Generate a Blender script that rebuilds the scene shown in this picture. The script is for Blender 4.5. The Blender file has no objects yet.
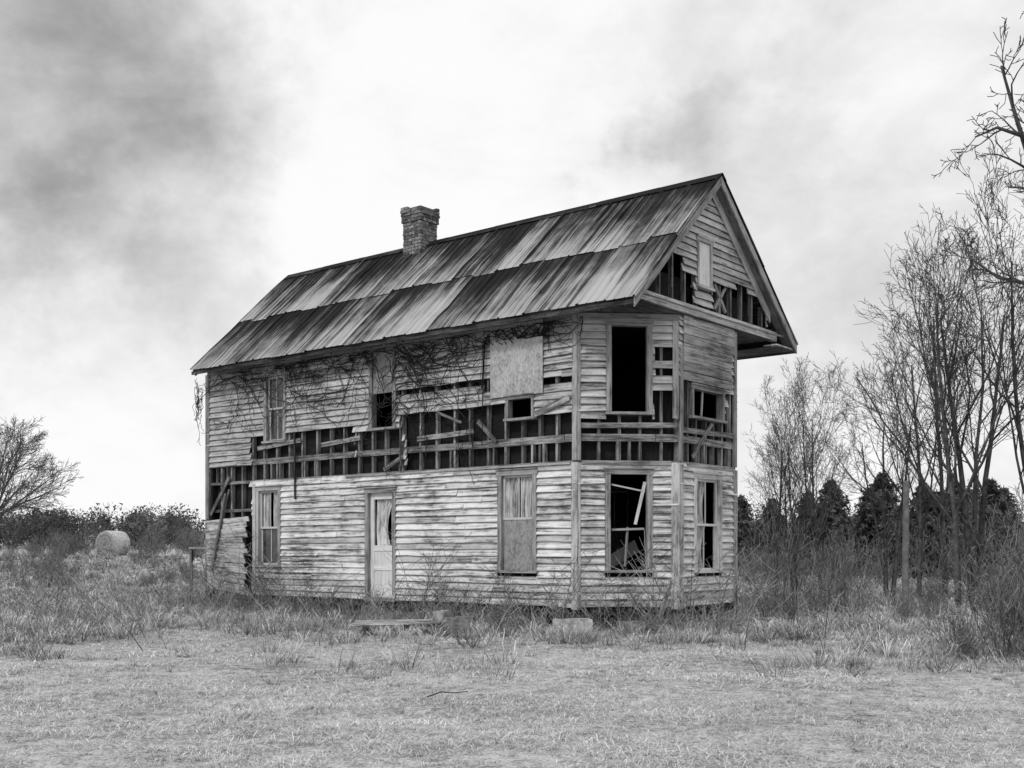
import bpy, math, random
import numpy as np
import bmesh
from mathutils import Vector, Matrix
random.seed(7); RNG=np.random.default_rng(7)
scene=bpy.context.scene
col=scene.collection
# ------------------------------------------------------------------ noise / terrain
_h=np.random.default_rng(3).random((256,256))
def vn(x,y):
    x=np.asarray(x,float); y=np.asarray(y,float)
    xi=np.floor(x).astype(int); yi=np.floor(y).astype(int)
    fx=x-xi; fy=y-yi; fx=fx*fx*(3-2*fx); fy=fy*fy*(3-2*fy)
    a=_h[xi%256,yi%256]; b=_h[(xi+1)%256,yi%256]; c=_h[xi%256,(yi+1)%256]; d=_h[(xi+1)%256,(yi+1)%256]
    return (a*(1-fx)+b*fx)*(1-fy)+(c*(1-fx)+d*fx)*fy
def fbm(x,y,o=4):
    s=0;a=.5
    for i in range(o):
        s=s+a*vn(x*2**i+17*i,y*2**i+5*i); a*=.5
    return s
def S(t):
    t=np.clip(t,0,1); return t*t*(3-2*t)
def H(x,y):
    x=np.asarray(x,float); y=np.asarray(y,float)
    h=0.04+0.16*(fbm(x*.35,y*.35,3)-.45)+0.07*(vn(x*1.7,y*1.7)-.5)
    h=h+1.25*S((y-27)/38)*S((2-x)/16)
    h=h+1.6*S((y-75)/140)
    return h
def Hf(x,y): return float(H(x,y))
# ------------------------------------------------------------------ materials
def g(v): return (v,v,v,1)
class NT:
    def __init__(s,m):
        s.nt=m.node_tree; s.n=s.nt.nodes; s.l=s.nt.links
    def new(s,t,**k):
        n=s.n.new(t)
        for a,b in k.items(): setattr(n,a,b)
        return n
    def math(s,op,a,b=None,clamp=False):
        n=s.n.new('ShaderNodeMath'); n.operation=op; n.use_clamp=clamp
        for i,v in enumerate((a,b)):
            if v is None: continue
            if isinstance(v,(int,float)): n.inputs[i].default_value=v
            else: s.l.new(v,n.inputs[i])
        return n.outputs[0]
    def noise(s,vec,scale,detail=4,rough=.6,dist=0):
        n=s.n.new('ShaderNodeTexNoise'); n.inputs['Scale'].default_value=scale
        n.inputs['Detail'].default_value=detail; n.inputs['Roughness'].default_value=rough
        n.inputs['Distortion'].default_value=dist
        s.l.new(vec,n.inputs['Vector']); return n.outputs['Fac']
    def mapping(s,vec,sc):
        n=s.n.new('ShaderNodeMapping'); n.inputs['Scale'].default_value=sc
        s.l.new(vec,n.inputs['Vector']); return n.outputs[0]
    def ramp(s,f,stops):
        n=s.n.new('ShaderNodeValToRGB'); e=n.color_ramp.elements
        while len(e)<len(stops): e.new(.5)
        for i,(p,v) in enumerate(stops): e[i].position=p; e[i].color=g(v)
        s.l.new(f,n.inputs[0]); return n.outputs[0]
def base(name,rough=.85,spec=.25):
    m=bpy.data.materials.new(name); m.use_nodes=True
    b=m.node_tree.nodes['Principled BSDF']; b.inputs['Roughness'].default_value=rough
    b.inputs['Specular IOR Level'].default_value=spec
    return m,NT(m),b
def attr(t,name,out='Fac'):
    n=t.new('ShaderNodeAttribute'); n.attribute_name=name; return n.outputs[out]
def finish(t,b,c,bump=None,bs=.4,bd=.01,tone=True):
    if tone: c=t.math('MULTIPLY',c,attr(t,'tone'))
    c=t.math('MINIMUM',c,.82)
    t.l.new(c,b.inputs['Base Color'])
    if bump is not None:
        n=t.new('ShaderNodeBump'); n.inputs['Strength'].default_value=bs; n.inputs['Distance'].default_value=bd
        t.l.new(bump,n.inputs['Height']); t.l.new(n.outputs[0],b.inputs['Normal'])
def wood_mat(name,stops,sx=1.4,sy=26,patch=.33,objscale=.6,rough=.85,oa=.4):
    m,t,b=base(name,rough)
    gc=attr(t,'gc','Vector')
    n1=t.noise(t.mapping(gc,(sx,sy,sy)),1.0,5,.7,.2)
    n2=t.noise(t.mapping(gc,(3.5,9,9)),1.0,4,.7)
    tc=t.new('ShaderNodeTexCoord').outputs['Object']
    n3=t.noise(tc,objscale,4,.65)
    v=t.math('ADD',t.math('MULTIPLY',n1,.6),t.math('MULTIPLY',n2,patch))
    v=t.math('ADD',v,t.math('MULTIPLY',t.math('SUBTRACT',n3,.5),oa))
    c=t.ramp(v,stops)
    finish(t,b,c,v,.5,.012)
    return m
M={}
M['siding']=wood_mat('weathered_siding',[(.29,.03),(.36,.14),(.415,.38),(.48,.58),(.60,.76)],sx=1.1,sy=30,oa=.45)
M['bare']=wood_mat('bare_weathered_wood',[(.28,.03),(.4,.10),(.5,.24),(.65,.42)])
M['trim']=wood_mat('weathered_trim',[(.26,.04),(.37,.16),(.46,.38),(.6,.6)])
M['stud']=wood_mat('old_framing_wood',[(.28,.012),(.42,.05),(.52,.14),(.68,.28)])
M['white']=wood_mat('old_white_paint',[(.2,.25),(.36,.5),(.5,.68),(.7,.78)])
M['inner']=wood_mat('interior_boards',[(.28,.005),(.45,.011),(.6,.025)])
M['ply']=wood_mat('weathered_plywood',[(.3,.10),(.4,.20),(.48,.29),(.62,.40)],sx=14,sy=22,oa=.25)
m,t,b=base('rusty_metal_roof',.85,.12); M['roof']=m
gc=attr(t,'gc','Vector'); sep=t.new('ShaderNodeSeparateXYZ'); t.l.new(gc,sep.inputs[0])
s1=t.noise(t.mapping(gc,(.16,8.0,.0)),1,5,.75,.05)
s2=t.noise(t.mapping(gc,(.6,40,.0)),1,4,.8)
s3=t.noise(t.mapping(gc,(.7,1.0,.0)),1,5,.65)
v=t.math('ADD',t.math('MULTIPLY',s1,.66),t.math('MULTIPLY',s2,.48))
v=t.math('ADD',v,t.math('MULTIPLY',t.math('SUBTRACT',s3,.5),.40))
v=t.math('ADD',v,t.math('MULTIPLY',t.math('SUBTRACT',sep.outputs[2],.5),.22))
v=t.math('ADD',v,t.math('MULTIPLY',t.math('SUBTRACT',attr(t,'tone'),1.0),.22))
c=t.ramp(v,[(.47,.012),(.545,.04),(.59,.11),(.65,.26),(.76,.42)])
t.l.new(c,b.inputs['Base Color'])
m,t,b=base('old_brick',.9); M['brick']=m
tc=t.new('ShaderNodeTexCoord').outputs['Object']
n=t.noise(tc,14,5,.7); finish(t,b,t.ramp(n,[(.3,.04),(.5,.12),(.7,.28)]),n,.6,.02)
m,t,b=base('field_stone',.9); M['stone']=m
tc=t.new('ShaderNodeTexCoord').outputs['Object']
n=t.noise(tc,6,6,.7); finish(t,b,t.ramp(n,[(.3,.12),(.5,.32),(.7,.6)]),n,.6,.03)
m,t,b=base('mortar',.95); M['mortar']=m
b.inputs['Base Color'].default_value=g(.12)
m,t,b=base('window_glass',.08,.6); M['glass']=m
tc=t.new('ShaderNodeTexCoord').outputs['Object']
n=t.noise(tc,3,5,.7); finish(t,b,t.ramp(n,[(.35,.015),(.6,.07),(.8,.16)]),tone=False)
m,t,b=base('old_curtain',.95); M['curtain']=m
tc=t.new('ShaderNodeTexCoord').outputs['Object']
n=t.noise(t.mapping(tc,(14,14,2)),1,5,.7); finish(t,b,t.ramp(n,[(.3,.08),(.45,.4),(.6,.72)]),tone=False)
def simple_tone(name,lo,hi,sc):
    m,t,b=base(name); t.n.remove(b)
    d=t.new('ShaderNodeBsdfDiffuse'); t.l.new(d.outputs[0],t.n['Material Output'].inputs[0])
    tc=t.new('ShaderNodeTexCoord').outputs['Object']
    n=t.noise(tc,sc,2,.65)
    c=t.math('MINIMUM',t.math('MULTIPLY',t.ramp(n,[(.3,lo),(.7,hi)]),attr(t,'tone')),.8)
    t.l.new(c,d.inputs['Color'])
    return m
M['bark']=simple_tone('tree_bark',.04,.13,5)
M['greybark']=simple_tone('grey_tree_bark',.08,.18,5)
M['twig']=simple_tone('shrub_twigs',.10,.32,3)
M['vine']=simple_tone('dead_vine',.02,.06,3)
M['needle']=simple_tone('evergreen_needles',.035,.11,.8)
M['far']=simple_tone('distant_foliage',.05,.12,.1)
M['blade']=simple_tone('dry_grass',.50,.80,.7)
M['weed']=simple_tone('dry_weed',.18,.50,1.2)
M['hay']=simple_tone('hay',.36,.54,9)
m,t,b=base('field_soil_and_thatch',.95); M['ground']=m
tc=t.new('ShaderNodeTexCoord').outputs['Object']
n1=t.noise(tc,.5,4,.7); n2=t.noise(tc,7,5,.8); n3=t.noise(tc,38,3,.8)
v=t.math('ADD',t.math('ADD',t.math('MULTIPLY',n1,.22),t.math('MULTIPLY',n2,.38)),t.math('MULTIPLY',n3,.40))
finish(t,b,t.ramp(v,[(.40,.07),(.48,.32),(.56,.60)]),v,.8,.06,tone=False)
# ------------------------------------------------------------------ mesh builders
def np_mesh(name,V,loops,starts,mat,tone=None,gcv=None,smooth=False):
    me=bpy.data.meshes.new(name)
    V=np.asarray(V,np.float32); loops=np.asarray(loops,np.int32).ravel(); starts=np.asarray(starts,np.int32)
    me.vertices.add(len(V)); me.vertices.foreach_set('co',V.ravel())
    me.loops.add(len(loops)); me.loops.foreach_set('vertex_index',loops)
    me.polygons.add(len(starts)); me.polygons.foreach_set('loop_start',starts)
    me.update(calc_edges=True)
    if tone is None: tone=np.ones(len(V))
    a=me.attributes.new('tone','FLOAT','POINT'); a.data.foreach_set('value',np.asarray(tone,np.float32))
    if gcv is not None:
        a=me.attributes.new('gc','FLOAT_VECTOR','POINT'); a.data.foreach_set('vector',np.asarray(gcv,np.float32).ravel())
    me.polygons.foreach_set('use_smooth',[smooth]*len(starts))
    me.materials.append(mat); return me
def obj(name,me,parent=None,loc=(0,0,0),rz=0,sc=1):
    o=bpy.data.objects.new(name,me); col.objects.link(o)
    o.location=loc; o.rotation_euler=(0,0,rz); o.scale=(sc,sc,sc) if not isinstance(sc,tuple) else sc
    if parent: o.parent=parent
    return o
class MB:
    def __init__(s): s.v=[];s.f=[];s.t=[];s.g=[]
    def add(s,vs,fs,tone=1.0,gcs=None):
        b0=len(s.v); s.v+= [tuple(v) for v in vs]; s.f+=[tuple(b0+i for i in f) for f in fs]
        s.t+=list(tone) if isinstance(tone,(list,tuple)) else [tone]*len(vs)
        s.g+= [tuple(q) for q in (gcs if gcs is not None else vs)]
    def box(s,o,a,b,c,tone=1.0):
        o,a,b,c=map(Vector,(o,a,b,c))
        if a.cross(b).dot(c)<0: a,b=b,a
        L=[a.length,b.length,c.length]; order=sorted(range(3),key=lambda i:-L[i])
        off=(random.uniform(0,90),random.uniform(0,90),random.uniform(0,90))
        vs=[];gs=[]
        for k in range(2):
            for j in range(2):
                for i in range(2):
                    vs.append(o+a*i+b*j+c*k)
                    p=[i*L[0],j*L[1],k*L[2]]
                    gs.append(tuple(p[order[q]]+off[q] for q in range(3)))
        fs=[(0,2,3,1),(4,5,7,6),(0,1,5,4),(2,6,7,3),(0,4,6,2),(1,3,7,5)]
        s.add(vs,fs,tone,gs)
    def beam(s,p,q,w,h,tone=1.0,up=(0,0,1)):
        p=Vector(p);q=Vector(q); d=q-p; u=Vector(up)
        x=d.cross(u)
        if x.length<1e-4: x=d.cross(Vector((1,0,0)))
        x.normalize(); y=x.cross(d).normalized()
        s.box(p-x*w/2-y*h/2,d,x*w,y*h,tone)
    def make(s,name,mat,parent=None,smooth=False):
        if not s.v: return None
        loops=[i for f in s.f for i in f]; st=[];c=0
        for f in s.f: st.append(c); c+=len(f)
        return obj(name,np_mesh(name,s.v,loops,st,mat,s.t,s.g,smooth),parent)
def tubes(name,polys,mat,sides=3,tlo=.7,thi=1.25):
    groups={}
    for p,r in polys: groups.setdefault(len(p),[]).append((p,r))
    Vs=[];Fs=[];Ts=[];off=0
    for n,lst in groups.items():
        sd=sides
        P=np.array([[tuple(q) for q in a[0]] for a in lst],float); R=np.array([a[1] for a in lst],float)
        T=np.gradient(P,axis=1); T/=np.linalg.norm(T,axis=2,keepdims=True)+1e-9
        ov=P[:,-1]-P[:,0]; ov/=np.linalg.norm(ov,axis=1,keepdims=True)+1e-9
        ref=np.where(np.abs(ov[:,2:3])>.8,np.array([[1.,.13,0]]),np.array([[.1,.05,1.]]))
        N1=np.cross(T,ref[:,None,:]); N1/=np.linalg.norm(N1,axis=2,keepdims=True)+1e-9
        N2=np.cross(T,N1)
        an=np.arange(sd)*2*np.pi/sd
        V=P[:,:,None,:]+R[:,:,None,None]*(np.cos(an)[None,None,:,None]*N1[:,:,None,:]+np.sin(an)[None,None,:,None]*N2[:,:,None,:])
        B=len(lst); V=V.reshape(-1,3)
        bi=np.arange(B)[:,None,None]*n*sd; ri=np.arange(n-1)[None,:,None]*sd; si=np.arange(sd)[None,None,:]
        s2=(si+1)%sd
        F=np.stack([bi+ri+si,bi+ri+s2,bi+ri+sd+s2,bi+ri+sd+si],-1).reshape(-1,4)+off
        Vs.append(V);Fs.append(F);off+=len(V)
        Ts.append(np.repeat(RNG.uniform(tlo,thi,B),n*sd))
    V=np.concatenate(Vs);F=np.concatenate(Fs)
    return np_mesh(name,V,F,np.arange(len(F))*4,mat,np.concatenate(Ts),None,True)
# ------------------------------------------------------------------ HOUSE
house=bpy.data.objects.new('abandoned_house',None); col.objects.link(house)
house.location=(1.217,21.4,0); house.rotation_euler=(0,0,math.atan2(-.634,.773))
q=math.sqrt(.5)
W={'main':((-11.43,0),(1,0),(0,-1),11.43),
   'cham':((0,0),(q,q),(q,-q),1.928),
   'end':((1.363,1.363),(0,1),(1,0),2.229),
   'cham2':((1.363,3.592),(-q,q),(q,q),1.928),
   'back':((0,4.955),(-1,0),(0,1),11.43),
   'left':((-11.43,4.955),(0,-1),(-1,0),4.955)}
def wp(w,a,z,d):
    o,di,n,L=W[w]; return Vector((o[0]+di[0]*a+n[0]*d,o[1]+di[1]*a+n[1]*d,z))
def wbox(mb,w,a0,a1,z0,z1,d0,d1,tone=1.0):
    o=wp(w,a0,z0,d0); di=Vector((*W[w][1],0)); n=Vector((*W[w][2],0))
    mb.box(o,di*(a1-a0),Vector((0,0,z1-z0)),n*(d1-d0),tone)
def sub(iv,c0,c1):
    out=[]
    for a,b in iv:
        if c1<=a or c0>=b: out.append((a,b)); continue
        if c0>a: out.append((a,c0))
        if c1<b: out.append((c1,b))
    return out
def board(mb,w,a0,a1,z,h,tone,thick=.036,loose=0):
    n=max(2,int((a1-a0)/.35)+1)
    offx=random.uniform(0,90);offy=random.uniform(0,90)
    dz0=random.gauss(0,.005);dz1=random.gauss(0,.005)
    if loose: dz0+=random.uniform(-loose,loose*.3);dz1+=random.uniform(-loose,loose*.3)
    vs=[];gs=[];tn=[]
    for i in range(n):
        f=i/(n-1); a=a0+(a1-a0)*f; dz=dz0+(dz1-dz0)*f
        bo=random.uniform(-.004,.012)+loose*random.random()*.5; je=random.gauss(0,.004)
        if i in(0,n-1): bo+=random.random()*.012
        zb=z+dz+je
        for (zz,dd,gy,tt) in ((zb,thick+bo,0,tone*.65),(zb+.02,thick+bo-.004,.02,tone),(z+h-.012+dz,.01,h-.03,tone*.95),(z+h+.018+dz,.004,h,tone*.4),(zb,thick+bo,0,.06),(zb,.002+bo*.6,-.02,.04)):  # undersides and edges toned dark, painting the shadow line under each board
            vs.append(wp(w,a,zz,dd)); gs.append((a+offx,gy+offy,offx*.7)); tn.append(tt)
    fs=[]
    for i in range(n-1):
        b0=i*6;b1=b0+6
        fs+=[(b0,b1,b1+1,b0+1),(b0+1,b1+1,b1+2,b0+2),(b0+2,b1+2,b1+3,b0+3),(b0+4,b0+5,b1+5,b1+4),(b0+5,b0+3,b1+3,b1+5)]
    e=(n-1)*6
    fs+=[(0,1,2,3,5),(e,e+5,e+3,e+2,e+1)]
    mb.add(vs,fs,tn,gs)
EXP=.136
def siding(mb,w,z0,z1,holes,missing,tonef,a0=0,a1=None,limits=None,pm=.012):
    L=W[w][3] if a1 is None else a1
    z=z0
    while z<z1-.02:
        h=min(EXP,z1-z)
        iv=[(a0,L)]
        if limits: iv=[limits(z)]
        for (c0,c1,y0,y1) in holes:
            if z+h>y0+.03 and z<y1-.03: iv=sub(iv,c0,c1)
        for (c0,c1,y0,y1,r) in missing:
            if z+h*.5>y0 and z+h*.5<y1: iv=sub(iv,c0+random.uniform(-r,r),c1+random.uniform(-r,r))
        for a,b in iv:
            x=a
            while x<b-.02:
                e=min(b,x+random.uniform(1.2,3.6))
                if b-e<.3: e=b
                if e-x>.03 and random.random()>=pm:
                    lo=.018 if random.random()<.22 else 0
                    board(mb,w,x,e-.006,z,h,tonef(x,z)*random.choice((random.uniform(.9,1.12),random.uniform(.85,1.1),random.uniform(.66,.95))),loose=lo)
                x=e
        z+=h
def panels(mb,w,z0,z1,holes,d0,d1,tone=1.0,a0=0,a1=None):
    a1=W[w][3] if a1 is None else a1
    ed=sorted({a0,a1,*[min(max(h[0],a0),a1) for h in holes],*[min(max(h[1],a0),a1) for h in holes]})
    for x0,x1 in zip(ed[:-1],ed[1:]):
        if x1-x0<.01: continue
        iv=[(z0,z1)]
        for h in holes:
            if h[0]<(x0+x1)/2<h[1]: iv=sub(iv,h[2],h[3])
        for p0,p1 in iv: wbox(mb,w,x0,x1,p0,p1,d0,d1,tone)
ZB,ZT=.45,5.97
op={'main':[(2.25,3.05,4.05,5.72),(1.95,2.87,1.12,3.03),(5.85,6.68,4.11,5.9),(5.73,6.68,.5,2.86),(9.73,10.43,4.04,4.52),(9.52,10.5,1.07,3.08)],
    'cham':[(.55,1.43,4.06,5.83),(.53,1.43,1.09,3.04)],
    'end':[(.44,1.72,4.05,4.7),(.53,1.62,1.07,3.0)],
    'cham2':[],
    'back':[(2,3,1.1,3.0),(5,6,.5,2.9),(8,9,1.1,3.0)],
    'left':[(2,2.9,4.05,5.6)]}
miss={'main':[(1.75,5.4,3.2,4.2,.08),(5.4,6.9,3.2,4.08,.06),(6.9,9.5,3.2,4.34,.12),(9.4,12,3.2,4.16,.05),
              (-1,1.8,2.35,3.55,.1),(8.95,9.7,4.0,4.45,.1),(-1,1.85,.3,2.4,.02)],
      'cham':[(-1,3,3.15,4.03,.0),(1.5,1.85,4.85,5.0,.03),(1.5,1.85,5.1,5.3,.03),(1.45,1.9,4.0,4.5,.03)],
      'end':[(-1,3,3.15,4.1,0),(-1,.44,4.05,4.75,0),(1.8,3,4.0,4.6,.1)],
      'cham2':[(-1,3,3.15,4.03,0)],'back':[],'left':[]}
sd=MB()
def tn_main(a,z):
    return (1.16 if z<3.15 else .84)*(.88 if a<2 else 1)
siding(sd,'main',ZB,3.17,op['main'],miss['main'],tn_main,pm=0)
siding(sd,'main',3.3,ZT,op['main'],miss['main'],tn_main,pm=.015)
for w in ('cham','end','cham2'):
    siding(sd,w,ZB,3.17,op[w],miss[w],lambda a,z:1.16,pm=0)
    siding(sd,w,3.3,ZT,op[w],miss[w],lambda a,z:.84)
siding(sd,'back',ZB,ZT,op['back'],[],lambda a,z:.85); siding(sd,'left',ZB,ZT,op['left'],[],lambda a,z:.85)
for i in range(15):
    z=.52+i*.124; a=.03+random.uniform(-.03,.04)
    sl=.13-.014*i
    p=wp('main',a,z+sl,.05); e=wp('main',1.66+random.uniform(-.16,.12),z-sl*.3,.06+random.uniform(0,.06))
    mid=(p+e)/2+Vector((0,0,random.uniform(-.012,.012)))
    tt=random.uniform(.75,1.15)
    sd.beam(p,mid,.022,.115,tt,up=(0,-.25,1)); sd.beam(mid,e,.0215,.114,tt,up=(0,-.25,1))
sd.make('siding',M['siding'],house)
# gable
def zroof(y): return 5.92+.941*(y+.56) if y<2.5 else 8.8-.856*(y-2.5)
GX=1.375
W['gab']=((GX,0),(0,1),(1,0),4.955)
W['gabL']=((-11.43,4.955),(0,-1),(-1,0),4.955)
gs=MB()
def lim(z):
    zz=z+EXP+.1
    lo=max(0.02,(zz-5.92)/.941-.56); hi=min(4.93,2.5+(8.8-zz)/.856)
    return (lo,hi) if hi>lo+.05 else (0,0)
gm=[(.2,1.9,6.3,6.78,.06),(2.6,4.9,6.3,6.84,.05),(.9,1.45,6.8,7.05,.1),(3.5,4.0,6.8,7.0,.1)]
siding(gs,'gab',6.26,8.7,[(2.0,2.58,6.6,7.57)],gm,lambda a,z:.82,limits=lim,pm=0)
def limL(z):
    a,b=lim(z); return (4.955-b,4.955-a)
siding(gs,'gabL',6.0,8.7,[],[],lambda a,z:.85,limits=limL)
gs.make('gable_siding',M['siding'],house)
# studs + framing
st=MB()
def studs(w,z0,z1,sp,d0=-.11,d1=-.012,wd=.05,tone=1.0,holes=()):
    L=W[w][3]; a=.03
    while a<L:
        iv=[(z0,z1)]
        for h in holes:
            if h[0]-.02<a+wd/2<h[1]+.02: iv=sub(iv,h[2],h[3])
        for p,r in iv:
            wbox(st,w,a,a+wd,p,r,d0,d1,tone*random.uniform(.6,1.6))
        a+=sp+random.uniform(-.06,.06)
for w in ('main','cham','end','cham2','back','left'):
    studs(w,ZB-.02,ZT,.46 if w=='main' else .36,holes=op[w],tone=1.6)
for w in ('main','cham','end','cham2'):
    L=W[w][3]
    x=0
    while x<L:
        e=min(L,x+random.uniform(1.5,3)); wbox(st,w,x,e-.01,3.56+random.uniform(-.01,.01),3.7,-.05,-.004+random.uniform(0,.01),random.uniform(1.2,2.2)); x=e
    wbox(st,w,0,L,3.13,3.2,-.1,.006,1.7)
    for k in range(int(L/.3)):
        a=.12+k*.3+random.uniform(-.08,.08)
        if a<L-.1 and random.random()<.45: wbox(st,w,a,a+.045,3.2,3.56,-.1,.0,random.uniform(1,2.4))
wbox(st,'main',0,1.8,2.45,2.52,-.09,-.002,1.2)
for k in range(11):
    y=.25+k*.45
    zt=zroof(y)-.2
    st.box((GX-.1,y,6.1),(.085,0,0),(0,.05,0),(0,0,zt-6.1),random.uniform(1.2,2))
for p,r in (((GX-.02,2.75,6.3),(GX-.02,3.2,6.8)),((GX-.02,3.2,6.3),(GX-.02,2.75,6.8))):
    st.beam(p,r,.04,.07,1.8)
def loose(w,a0,z0,a1,z1,d=.02,wd=.09,tone=1.8): st.beam(wp(w,a0,z0,d),wp(w,a1,z1,d+.03),.025,wd,tone)
loose('main',10.45,4.12,11.3,4.38,.045,.12,3); loose('main',9.0,4.1,9.5,3.65,.03); loose('main',3.4,2.7,3.42,4.25,.05,.09,.7)
loose('main',.15,2.4,.95,3.3,.03,.1,1.5); loose('main',.5,1.8,1.0,3.0,.07,.06,1.5); loose('main',6.3,3.25,6.9,3.5,.02)
loose('main',.3,1.0,.9,2.9,.11,.07,1.8)
loose('end',.5,3.3,1.2,4.0,.02,.07); loose('main',4.3,3.9,5.6,3.98,.03,.1,2.2)
loose('main',7.3,3.85,8.9,3.9,.02,.1,2); loose('main',2.0,3.95,3.6,4.05,.02,.1,2)
loose('cham',.05,3.85,1.9,3.87,-.0,.1,1.8); loose('end',.05,3.8,2.2,3.83,-.0,.1,1.8)
loose('cham',1.45,5.04,1.9,5.06,.0,.06,3); loose('main',7.9,4.36,8.6,4.1,.05,.05,1.2); loose('main',6.8,4.3,6.85,3.3,.03,.04,1)
st.make('wall_framing',M['stud'],house)
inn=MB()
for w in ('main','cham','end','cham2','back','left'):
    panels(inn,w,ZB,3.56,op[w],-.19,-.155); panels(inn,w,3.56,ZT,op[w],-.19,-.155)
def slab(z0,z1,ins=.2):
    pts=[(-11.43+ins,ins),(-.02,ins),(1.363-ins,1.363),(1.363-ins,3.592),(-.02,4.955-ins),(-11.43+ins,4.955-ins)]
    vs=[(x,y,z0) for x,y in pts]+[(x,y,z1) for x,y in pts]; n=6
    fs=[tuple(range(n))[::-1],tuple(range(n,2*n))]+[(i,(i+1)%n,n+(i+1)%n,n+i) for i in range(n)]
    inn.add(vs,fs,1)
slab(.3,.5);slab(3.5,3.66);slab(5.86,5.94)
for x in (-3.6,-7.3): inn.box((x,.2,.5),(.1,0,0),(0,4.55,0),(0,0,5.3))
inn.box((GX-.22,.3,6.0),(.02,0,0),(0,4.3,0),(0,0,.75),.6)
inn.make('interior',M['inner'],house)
tr=MB()
def trimv(w,a0,a1,z0,z1,d=.04,tone=1.0,mb=None): wbox(mb or tr,w,a0,a1,z0,z1,.0,d,tone*random.uniform(.85,1.1))
trimv('main',11.33,11.475,.4,3.16,.05,1.1); trimv('main',11.35,11.46,3.2,5.95,.05,.85)
trimv('cham',.0,.06,.4,3.14,.052); trimv('cham',.0,.06,3.2,5.95,.048,.75)
trimv('cham',1.79,1.95,.4,3.14,.051,1.2); trimv('cham',1.82,1.93,4.0,5.95,.051,.7)
trimv('end',0.0,.14,.4,3.14,.048,1.0); trimv('end',0.02,.12,3.2,5.4,.048,.6)
trimv('end',2.1,2.25,.4,3.14,.048,.8); trimv('end',2.12,2.23,3.2,5.95,.048,.6)
trimv('main',-.04,.1,2.3,5.9,.05,.5); trimv('left',4.85,5.0,.45,5.9,.048,.7)
trimv('main',1.84,1.94,.45,3.1,.055,1.1)
trimv('main',5.1,11.3,3.13,3.17,.055,.8)
trimv('cham',.08,1.78,3.12,3.19,.055,.8); trimv('end',.3,2.08,3.12,3.19,.055,.8)
for z in (5.45,5.63,5.81):
    wbox(tr,'end',.13,2.1,z,z+.165,.04,.06,random.uniform(.6,1))
for z in (4.75,4.93,5.11,5.28): wbox(tr,'end',.13,2.0+random.uniform(-.1,.1),z,z+.16,.04,.055,random.uniform(.5,.8))
wbox(tr,'cham',0,1.93,5.84,5.95,.04,.065,.6)
tr.make('corner_and_frieze_trim',M['trim'],house)
cas=MB(); sash=MB(); glass=MB(); ply=MB()
cur=[]
def casing(w,h,wd=.1,tone=1.0,mb=cas,sill=True):
    a0,a1,z0,z1=h
    wbox(mb,w,a0,a0+wd,z0+.05,z1-wd,-.1,.05,tone*random.uniform(.8,1.1)); wbox(mb,w,a1-wd,a1,z0+.05,z1-wd,-.1,.05,tone*random.uniform(.8,1.1))
    wbox(mb,w,a0-.02,a1+.02,z1-wd,z1,-.1,.055,tone*.95)
    wbox(mb,w,a0-.03,a1+.03,z1,z1+.025,-.02,.08,tone)
    if sill: wbox(mb,w,a0-.03,a1+.03,z0,z0+.05,-.1,.09,tone)
def sashf(w,a0,a1,z0,z1,d,mull=1,gl=True,tone=1.0):
    f=.045
    wbox(sash,w,a0,a0+f,z0,z1,d-.03,d,tone);wbox(sash,w,a1-f,a1,z0,z1,d-.03,d,tone)
    wbox(sash,w,a0+f,a1-f,z0,z0+f,d-.03,d-.001,tone);wbox(sash,w,a0+f,a1-f,z1-f,z1,d-.03,d-.001,tone)
    if mull:
        c=(a0+a1)/2; wbox(sash,w,c-.011,c+.011,z0+f,z1-f,d-.025,d-.004,tone)
    if gl: wbox(glass,w,a0+f,a1-f,z0+f,z1-f,d-.018,d-.014)
def curtain(w,a0,a1,z0,z1,d,amp=.02,torn=.0,tie=0):
    n=40;m=12;vs=[]
    ph=random.random()*6
    for j in range(m):
        fz=j/(m-1)
        for i in range(n):
            fa=i/(n-1); k=math.sin(fa*34+ph+math.sin(fz*3)*.8)*amp+math.sin(fa*13+ph)*amp*.7
            zz=z1+(z0-z1)*fz*(1-torn*abs(math.sin(fa*5+ph)))
            fa2=fa*(1-tie*math.sin(fz*2.6)) 
            vs.append(wp(w,a0+(a1-a0)*fa2,zz,d+k))
    fs=[(j*n+i,j*n+i+1,(j+1)*n+i+1,(j+1)*n+i) for j in range(m-1) for i in range(n-1)]
    cur.append((vs,fs))
def win(w,h,upper,lower,tone=1.0,sp=None,sill=True,st_=1.0):
    casing(w,h,.1,tone,sill=sill)
    a0,a1,z0,z1=h[0]+.1,h[1]-.1,h[2]+.05,h[3]-.1
    zm=(z0+z1)/2 if sp is None else sp
    for k,za,zb,d in ((upper,zm-.02,z1,-.02),(lower,z0,zm+.02,-.055)):
        if k=='glass': sashf(w,a0,a1,za,zb,d,tone=st_)
        if k=='curt': sashf(w,a0,a1,za,zb,d,gl=False,tone=st_); c_=(a0+a1)/2; curtain(w,a0+.04,c_-.01,za,zb,d-.07,.025,0,.22); curtain(w,c_+.03,a1-.04,za,zb,d-.07,.025,0,.25)
        if k=='half': sashf(w,a0,a1,za,zb,d,gl=False,tone=st_); curtain(w,a0+.02,(a0+a1)/2+.15,za,zb,d-.07,.025,0,.3)
        if k=='ply': wbox(ply,w,a0+.002,a1-.002,za,zb,d-.01,d+.02,random.uniform(.8,1.0))
o=op['main']
win('main',o[0],'glass','glass',.7,st_=.7); win('main',o[1],'curt','glass',.8,st_=.75)
win('main',o[2],'ply','open',.6,sp=4.93); win('main',o[5],'curt','ply',.75,sp=2.13,st_=.8)
casing('main',o[4],.06,.6,sill=True)
wbox(ply,'main',9.36,10.67,4.52,5.93,.055,.075,1.45)
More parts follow.
